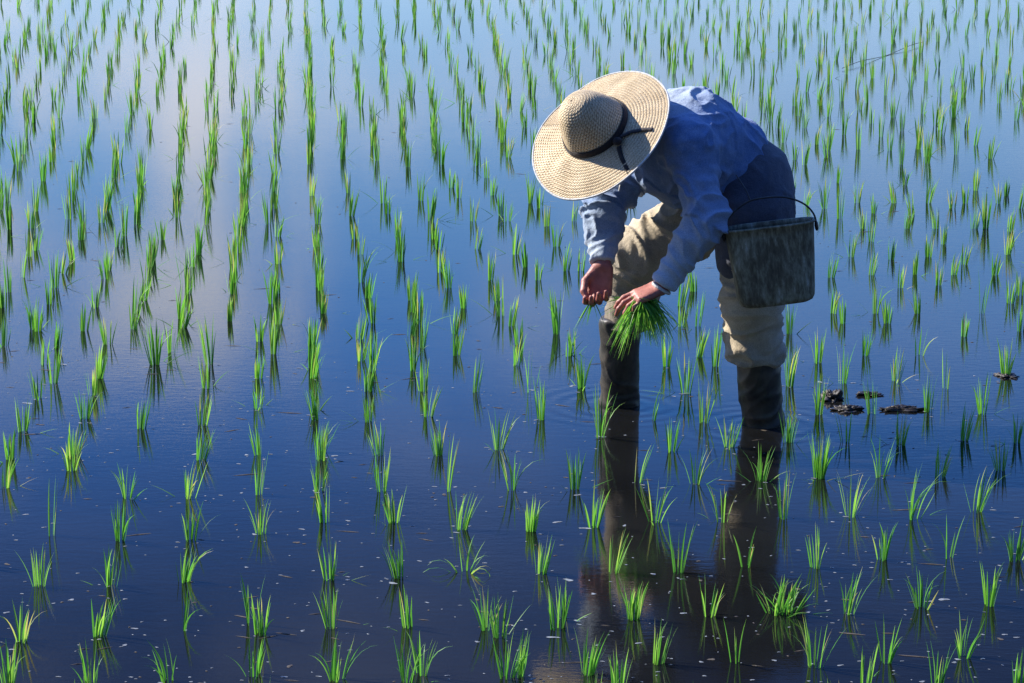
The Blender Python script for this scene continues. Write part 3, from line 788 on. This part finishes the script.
TILES = {
 'A': (300, 340, 3.904, [(48,110,0),(60,310,185),(235,80,-30),(265,200,90),(268,320,225),(80,470,335),(75,590,470),(95,710,580),(308,450,325),(320,590,425),(365,712,570),
       (440,120,0),(480,200,90),(500,300,185),(540,450,325),(578,590,380,'t'),(628,740,570),(610,60,-40),(685,205,70),(845,100,-20),(900,205,60,'t'),(940,310,155),
       (775,430,280,'w'),(825,585,410,'w'),(900,745,590)]),
 'B': (300, 510, 3.94, [(115,275,140),(120,465,290),(145,670,470,'w'),(390,265,80),(425,460,290),(420,683,510,'w'),(480,650,520,'w'),(650,245,130,'s'),(735,470,330,'w'),(785,500,385,'w'),
       (810,660,460),(860,655,580),(950,250,95),(1012,470,305)]),
 'C': (560, 450, 2.93, [(42,115,0),(95,225,80),(280,210,70,'w'),(225,95,-15,'t'),(395,100,-10,'w'),(475,210,80),(590,90,-10),(655,200,60),(760,80,-20),(850,195,65),(150,360,215,'w'),
       (345,360,190,'w'),(545,340,240,'t'),(750,345,205),(215,495,360,'d'),(435,485,345,'w'),(630,480,365,'x'),(665,478,370,'x'),(845,480,330,'w'),(80,655,510),(285,625,500),(515,620,470,'t'),
       (745,635,475,'w'),(10,495,385),(170,700,640)]),
 'D': (764, 340, 3.904, [(100,180,30),(95,400,290),(210,90,-30),(215,290,150),(305,170,20),(395,60,-20),(515,160,45),(605,60,-30,'t'),(420,290,165),(640,280,140),(710,190,55,'t'),
       (945,140,10),(855,290,140),(530,410,290),(320,400,300,'t'),(215,540,375,'d'),(455,540,390,'w'),(580,700,495,'w'),(780,390,250),(685,535,440,'w'),(920,510,390),(985,400,310),(830,670,510,'w')]),
 'E': (764, 510, 3.94, [(465,195,15,'w'),(725,190,0,'t'),(990,200,25),(620,385,210,'w'),(885,375,190),(480,600,400,'w'),(785,580,390,'w'),(395,690,600),(685,700,550,'w'),(1000,700,580)]),
 'F': (570, 330, 4.096, [(45,240,100),(125,440,220,'w'),(598,150,0),(475,260,100),(548,380,200),(395,150,20),(340,370,230,'t'),(415,500,370),(650,480,360),(525,110,0),(10,100,-10)]),
 'L7': (0, 230, 2.970, [(25,185,90),(65,140,60,'t'),(85,80,5),(105,60,0),(5,230,150),(15,345,260),(100,295,210),(112,300,225),(145,220,150),(190,130,60),(215,90,30),(240,30,-20),(130,400,330),(170,350,280),
       (110,500,440),(68,600,505),(30,680,615),(250,300,225),(280,230,160),(320,120,60),(350,50,0),(320,340,280),(295,440,340),(275,490,445),(252,560,490),(215,670,600),(395,295,225),(425,210,150),
       (435,150,110),(455,80,10),(480,30,-30),(460,400,280,'d'),(420,590,495),(540,290,200,'d'),(560,190,120),(570,110,40),(590,50,-20),(620,400,270),(612,470,380),(600,580,500),(595,683,615),
       (685,270,215),(690,190,130),(695,100,20),(705,20,-50),(770,330,265),(768,440,370),(765,530,460),(768,670,590),(825,280,210),(823,190,130),(825,100,40),(825,20,-40),
       (928,370,270),(930,440,340),(935,540,460),(950,660,585),(945,170,90),(945,70,0),(960,240,170)]),
 'L8': (0, 450, 2.932, [(65,560,445,'w'),(25,690,610),(15,110,40),(150,250,60,'t'),(115,400,265),(325,400,265,'w'),(352,265,130),(375,140,45,'w'),(290,545,420),(265,690,590),(555,140,30,'w'),(560,265,140),
       (540,385,270),(530,530,410,'t'),(495,680,545,'w'),(755,130,5),(765,245,135,'w'),(740,510,350,'t'),(765,540,450),(745,660,575,'w'),(210,60,-20)]),
 'G': (300, 170, 3.904, [(70,210,100),(65,300,230),(75,380,300),(80,470,400),(90,560,500),(45,683,590),(45,100,20),(190,90,0),(200,180,80,'d'),(215,270,200),(235,330,270),(238,440,310),(265,500,410),
       (280,600,490),(230,660,560),(325,130,30),(345,170,100),(395,360,240),(435,510,410),(430,650,550),(465,600,480),(470,120,20),(510,200,80,'d'),(520,270,200),(540,310,230),(548,400,310),(580,460,340),
       (605,640,540),(640,540,480),(590,70,0),(620,110,20),(675,200,110),(690,310,220),(745,430,320),(770,510,430),(785,570,430),(825,610,500),(855,683,620),(730,30,-40),(755,100,40),(785,180,80),
       (810,200,140),(840,330,220),(885,380,290),(930,430,370),(900,130,20),(935,150,90),(963,220,140),(1000,300,210),(1000,640,480)]),
 'H': (764, 170, 3.904, [(110,90,20),(160,140,90),(235,150,40),(295,190,80),(290,50,0),(365,130,50),(430,170,100),(385,230,160),(420,280,180),(340,340,250,'d'),(510,130,50),(550,60,0),(640,130,30),(580,180,90),
       (555,230,200),(670,230,170),(735,150,80),(785,130,60),(825,80,0),(820,230,160),(865,230,90),(915,130,50),(945,100,30),(960,240,150),(1000,150,50),(640,340,260),(700,290,220),(740,410,330),
       (780,370,290),(495,350,280),(260,420,330),(415,410,360),(590,410,340),(530,460,380),(435,560,460),(270,560,480),(310,600,530),(680,450,400),(900,410,330),(950,330,240),(480,600,540),
       (600,560,500),(855,560,400,'t'),(960,520,450,'w'),(1000,490,420,'w'),(780,650,590,'w'),(100,640,530),(1000,630,560)]),
 'M': (560, 180, 3.41, [(45,140,80),(20,310,220),(70,310,240),(212,90,20),(240,70,0),(410,430,330),(455,380,310),(470,500,390),(415,500,440),(25,600,520),(160,640,560)]),
}
plants = []
for key, (ox, oy, s, lst) in TILES.items():
    for e in lst:
        px, pb, pt = ox+e[0]/s, oy+e[1]/s, oy+e[2]/s
        plants.append([px, pb, max(14, pb-pt), e[3] if len(e) > 3 else 'n', key])
R = random.Random(11)
def boundary(px):
    if px < 300: return 232
    return 172
def digit_h(pb, hp):
    # real height from the picture height of an upright stalk standing at the row pb
    X, Z = ground(512, pb)
    u = (pb-hp)-YH
    q = u*CT/F
    hz = CH - q*Z*CT/(1-q*ST)
    return hz
cand = []
for px, pb, hp, ty, key in plants:
    hz = digit_h(pb, hp)
    hz = min(0.22, max(0.10, hz*(1.14 if pb < 400 else (1.08 if pb < 520 else 0.9))))
    X, Z = ground(px, pb)
    cand.append((gscale(pb)*hz, X, Z, hz, ty, px, pb))
# the rest of the field, on the same planting grid, further off and beyond the frame
far = []
k0, dk = 0.031, 0.0915
def grow(px, py, hz=None, extra=False):
    if px < -60 or px > 1084: return
    inside = -2 <= px <= 1026 and py < 686
    if inside and py > boundary(px)-2: return
    if -10 < px < 1034 and 686 <= py < 740: return
    m = 1.2*gscale(py)
    if px < -m or px > 1024+m: return
    X, Z = ground(px, py)
    hz = hz or 0.125+0.055*R.random()
    far.append((gscale(py)*hz if inside and py > 6 and not extra else 0, X, Z, hz, 'n', px, py))
# near part, beyond the frame: the plain planting grid
py = 960.0
while py > 236:
    u = py-YH; step = 8.3e-5*u*u if py > 335 else 19.0
    py -= step*R.uniform(0.9, 1.1); u = py-YH
    for n in range(-45, 62):
        if R.random() < 0.05: continue
        grow(305+(k0+dk*n)*u+R.gauss(0, 0.011)*u*CT/CH, py+R.gauss(0, 0.12)*step)
# far part: blocks planted one after another, each in long lines running away from the road
for (top, bot, ref) in ((108, 240, 165), (44, 108, 76), (-38, 44, 5)):
    uref = ref-YH; sp = dk*uref; nl = int(1500/sp)
    for n in range(-nl//2, nl//2):
        x_ref = 300+(n+0.33)*sp+R.gauss(0, 0.05)*sp
        slope = (x_ref-297)/(ref+640.0)
        b0 = bot+R.gauss(0, 7); t0 = top+R.gauss(0, 5)
        py = b0-R.random()*10
        drift = R.gauss(0, 0.03)
        while py > t0:
            st = 12.0+5.0*(max(py, 0)/240.0)
            if R.random() > 0.07:
                grow(x_ref+(slope+drift)*(py-ref)+R.gauss(0, 0.05)*sp, py, hz=0.12+0.055*R.random())
                if R.random() < 0.2: grow(x_ref+(slope+drift)*(py-ref)+R.gauss(0, 0.08)*sp, py-st*0.45, extra=True)
            py -= st*R.uniform(0.75, 1.25)
# plants that close the gaps along the lines left of the farmer
for n in range(-6, 4):
    py = 236+R.random()*8
    while py < 385:
        u = py-YH; px = 305+(k0+dk*n)*u+R.gauss(0, 2)
        if -5 < px < 540 and R.random() < 0.55:
            close = [c for c in cand if abs(c[5]-px) < 12+0.02*u and abs(c[6]-py) < 0.017*u]
            if not close:
                X, Z = ground(px, py); hz = 0.13+0.04*R.random()
                cand.append((gscale(py)*hz, X, Z, hz, 'n', px, py))
        py += 0.034*u*R.uniform(0.9, 1.1)
allp = sorted([c for c in cand]+far, key=lambda c: -c[0])
near, rest = allp[:300], allp[300:]
def style(ty, R):
    if ty == 't': return 4, 0.6, 0.0030
    if ty == 'w': return 12, 0.95, 0.0029
    if ty == 's': return 14, 3.4, 0.0030
    if ty == 'd': return 24, 0.65, 0.0034
    if ty == 'x': return 20, 1.5, 0.0029
    return R.choice((12, 14, 16, 18)), 0.38+0.4*R.random(), 0.0029
SPECIAL = {
  's': 'low sprawling rice seedling with leaves splayed flat on the water',
}
named = [
  (634, 619, 'dense dark green seedling in front of the farmer\'s leg reflection'),
  (772, 614, 'left half of the widest bushy seedling clump below the farmer\'s right-hand leg'),
  (787, 613, 'right half of the widest bushy seedling clump, in the leg reflection'),
  (600, 437, 'yellow-tipped seedling right before the dark boot on the left'),
  (50, 535, 'tall thin seedling leaning right, at the left edge of the field'),
  (982, 376, 'stout bright seedling at the right edge by the mud scraps'),
  (819, 414, 'seedling standing just left of the mud clods'),
  (871, 414, 'seedling rising between the two mud clods'),
  (928, 412, 'bright seedling at the right end of the long mud clod'),
  (764, 481, 'small seedling against the dark reflection of the right-hand boot'),
  (851, 257, 'brushy seedling with a dark stalk right of the tin bucket'),
  (541, 419, 'single stout seedling left of the farmer with a long dark reflection'),
  (183, 328, 'thickest seedling clump at the foot of a dense row on the left'),
  (736, 662, 'thin two-leaved seedling at the bottom in the dark body reflection'),
  (499, 637, 'loose drooping seedling beside a patch of foam near the bottom'),
]
ORD = 'first second third fourth fifth sixth seventh eighth ninth tenth eleventh twelfth thirteenth fourteenth fifteenth sixteenth seventeenth eighteenth nineteenth twentieth'.split()
def ordinal(n):
    if n <= 20: return ORD[n-1]
    return ['', '', 'twenty', 'thirty', 'forty', 'fifty'][n//10]+('-'+ORD[n % 10-1] if n % 10 else 'th')
lines = {}
for c in near: lines.setdefault(round(((c[5]-305)/(c[6]-YH)-k0)/dk), []).append(c)
where = {}
keys = sorted(lines)
for li, kk in enumerate(keys):
    side = '%s planted row from the left' % ordinal(li+1) if li < len(keys)//2 else '%s planted row from the right' % ordinal(len(keys)-li)
    for j, c in enumerate(sorted(lines[kk], key=lambda c: -c[6])):
        where[(c[5], c[6])] = '%s from the front in the %s' % (ordinal(j+1), side)
LOOK = {'n': 'upright green', 't': 'thin sparse', 'w': 'loose spreading', 'd': 'thick bushy', 'x': 'broad tufted', 's': 'sprawling'}
for i, (vis, X, Z, hz, ty, px, py) in enumerate(near):
    V, Fc, tn = [], [], []
    nb, sp, wd_ = style(ty, R)
    sp *= min(1.0, max(0.48, 0.48+0.52*(py-260)/260))
    seedling(V, Fc, tn, X, Z, hz, nb, sp*0.85, wd_*(0.85+0.2*R.random())*(1.0 if py < 380 else 0.86), R, 6, leanx=R.gauss(0.03, 0.05), leany=R.gauss(0, 0.05), vib=R.uniform(0.38, 0.70))
    o = mesh_obj('rice_seedling', V, Fc, M_LEAF, origin=(X, Z, 0)); set_attr(o, 'tone', tn)
    lab = SPECIAL.get(ty)
    if lab is None:
        for j, (nx, ny, lb) in enumerate(named):
            if abs(nx-px) < 7 and abs(ny-py) < 9: lab = lb; named.pop(j); break
    tag(o, lab or '%s seedling, %s' % (LOOK[ty], where[(px, py)]), 'rice seedling', 'rice seedlings planted in rows across the paddy')
V, Fc, tn = [], [], []
for (vis, X, Z, hz, ty, px, py) in rest:
    sg = 4 if Z > 12 else 5
    seedling(V, Fc, tn, X, Z, hz, 10 if Z > 14 else 12, 0.16+0.26*R.random(), 0.0034 if Z > 12 else 0.0031, R, sg, leanx=R.gauss(0.02, 0.05), leany=R.gauss(0, 0.05), vib=R.uniform(0.5, 0.8))
o = mesh_obj('distant_rice_seedlings', V, Fc, M_LEAF); set_attr(o, 'tone', tn)
tag(o, 'rows of small distant rice seedlings filling the far side of the paddy', 'rice seedlings', kind='stuff')

# ---- bundle of seedlings held in the hands
def make_bundle():
    V, Fc, tn = [], [], []; Rb = random.Random(5)
    grip = ray(640, 299, 3.155)
    def strand(p0, tip, w, tone, sag=0.0):
        n0 = len(V); seg = 8; p0 = np.array(p0); tip = np.array(tip)
        mid = (p0+tip)/2+np.array([0, 0, 0.35*np.linalg.norm(tip-p0)*sag])
        side = np.array([Rb.uniform(-1, 1), Rb.uniform(-1, 1), Rb.uniform(-0.3, 0.3)]); side /= np.linalg.norm(side)
        for i in range(seg+1):
            t = i/seg; p = (1-t)**2*p0+2*t*(1-t)*mid+t*t*tip
            wi = w*(0.6+0.4*math.sin(math.pi*min(1, t*1.3)))*(1-t**3)+0.0002
            V.extend([p-side*wi, p+side*wi]); tn.extend([tone*(0.75+0.4*t)]*2)
        for i in range(seg): Fc.append((n0+2*i, n0+2*i+1, n0+2*i+3, n0+2*i+2))
    for i in range(270):
        a = Rb.random()
        p0 = grip+np.array([Rb.gauss(0, 0.010), Rb.gauss(0.0, 0.012), Rb.gauss(0, 0.006)])
        px = Rb.triangular(626, 688, 658); py = Rb.uniform(322, 350)-abs(px-658)*0.25
        if i < 55: px = Rb.triangular(604, 632, 618); py = Rb.uniform(325, 362)
        tip = ray(px, py, Rb.uniform(3.07, 3.24))
        strand(p0, tip, 0.0026, Rb.uniform(0.25, 0.85), sag=Rb.uniform(0.3, 1.3) if px > 630 else Rb.uniform(0, 0.5))
    for i in range(26):      # stems and roots above the fist
        p0 = grip+np.array([Rb.gauss(0, 0.008), Rb.gauss(0, 0.01), 0])
        tip = ray(Rb.uniform(596, 618), Rb.uniform(296, 318), Rb.uniform(3.2, 3.36))
        strand(p0, tip, 0.0022, Rb.uniform(0.2, 0.9), sag=0.2)
    o = mesh_obj('seedling_bundle', V, Fc, M_LEAF, origin=grip); set_attr(o, 'tone', tn)
    tag(o, 'thick bundle of cut green rice seedlings drooping from the farmer\'s near hand', 'seedling bundle')
    V, Fc, tn = [], [], []
    g2 = ray(592, 306, 3.25)
    for i in range(9):
        strand(g2+np.array([Rb.gauss(0, 0.003), Rb.gauss(0, 0.003), 0.02]), ray(Rb.uniform(572, 606), Rb.uniform(318, 332), 3.24+Rb.uniform(-0.03, 0.03)), 0.0022, Rb.uniform(0.2, 0.8), sag=0.3)
    o = mesh_obj('held_seedling', V, Fc, M_LEAF, origin=g2); set_attr(o, 'tone', tn)
    tag(o, 'few thin seedlings pinched in the farmer\'s far hand under the hat', 'seedling')
make_bundle()

# ------------------------------------------------------------------ mud clods, foam and floating bits
def clod(px, py, wx, wy, hz, label, seed, rot=0.0):
    X, Z = ground(px, py); V = []; Fc = []; a, b = 40, 20
    for i in range(b+1):
        th = math.pi*0.5*i/b
        for k in range(a):
            ph = 2*math.pi*k/a
            q = np.array([math.sin(th)*math.cos(ph), math.sin(th)*math.sin(ph), math.cos(th)])
            r = 1+0.6*mnoise.noise(Vector(q*1.9+seed))+0.4*mnoise.noise(Vector(q*4.5+seed))+0.3*mnoise.noise(Vector(q*10+seed))
            p = q*np.array([wx, wy, hz])*r
            V.append((X+p[0]*math.cos(rot)-p[1]*math.sin(rot), Z+p[0]*math.sin(rot)+p[1]*math.cos(rot), p[2]-0.25*hz))
    for i in range(b):
        for k in range(a): Fc.append((i*a+k, (i+1)*a+k, (i+1)*a+(k+1) % a, i*a+(k+1) % a))
    o = mesh_obj('mud_clod', V, Fc, M_MUD, origin=(X, Z, 0))
    tag(o, label, 'mud clod', 'mud clods by the farmer')
clod(832, 399, 0.032, 0.040, 0.030, 'round dark mud clod, leftmost, poking out of the water right of the boot', 1.0)
clod(848, 410, 0.046, 0.030, 0.018, 'flat dark mud clod second from the left, just below the round one', 2.3)
clod(870, 395, 0.040, 0.022, 0.012, 'small low mud clod behind the seedling, farthest of the row', 4.1)
clod(901, 410, 0.082, 0.026, 0.016, 'long low ridge of dark mud, longest of the clods', 6.2, 0.05)
clod(1006, 376, 0.035, 0.05, 0.010, 'small thin dark mud scrap alone at the right edge of the photo', 7.7)

def flecks(name, n, gen, mat, label, cat, hz):
    V = []; Fc = []
    for i in range(n):
        g = gen()
        if g is None: continue
        X, Z, rx, ry, rot = g; n0 = len(V); m = 9
        ph = R.random()*6
        for k in range(m):
            t = 2*math.pi*k/m; r = 1+0.35*math.sin(2*t+ph)+0.2*math.sin(3*t+ph*2)
            x = rx*r*math.cos(t); y = ry*r*math.sin(t)
            V.append((X+x*math.cos(rot)-y*math.sin(rot), Z+x*math.sin(rot)+y*math.cos(rot), 0.0006))
        V.append((X, Z, hz)); c = n0+m
        for k in range(m): Fc.append((n0+k, n0+(k+1) % m, c))
    o = mesh_obj(name, V, Fc, mat, smooth=True); tag(o, label, cat, kind='stuff')
foot = [(c[1], c[2]) for c in cand if c[6] > 360]
def gen_foam():
    py = 683-abs(R.gauss(0, 1))*190+20; px = R.uniform(-60, 1080)
    if py < 260: return None
    X, Z = ground(px, py); s = 0.0022+0.0030*R.random()**3
    if R.random() < 0.55:
        f = R.choice(foot); X = f[0]+R.gauss(0, 0.05); Z = f[1]+R.gauss(0, 0.035)-0.01
        if R.random() < 0.2: s *= 2.0
    return X, Z, s*R.uniform(0.8, 1.7), s*R.uniform(0.6, 1.1), R.uniform(-0.4, 0.4)
flecks('foam_flecks', 900, gen_foam, M_FOAM, 'small white foam flecks floating on the dark near water', 'foam', 0.0016)
def gen_bits():
    py = R.uniform(120, 700); px = R.uniform(-60, 1080)
    X, Z = ground(px, py); s = 0.003+0.006*R.random()**3
    if R.random() < 0.35: return X, Z, s*4.5, s*0.35, R.uniform(-0.6, 0.6)
    return X, Z, s, s*0.8, R.uniform(0, 3)
flecks('straw_scraps', 420, gen_bits, M_BIT, 'tiny dark straw and mud scraps scattered on the water', 'straw scraps', 0.002)

# thin reed lying across the far water
p1 = ground(842, 70); p2 = ground(923, 44)
tube('reed_stalk', [(p1[0]+(p2[0]-p1[0])*t, p1[1]+(p2[1]-p1[1])*t, 0.012+0.01*math.sin(t*9)) for t in np.linspace(0, 1, 12)], 0.0022, M_BIT, seg=6, origin=(p1[0], p1[1], 0))
tag(bpy.data.objects['reed_stalk'], 'long thin dark reed stalk lying across the water upper right of the farmer', 'reed stalk')
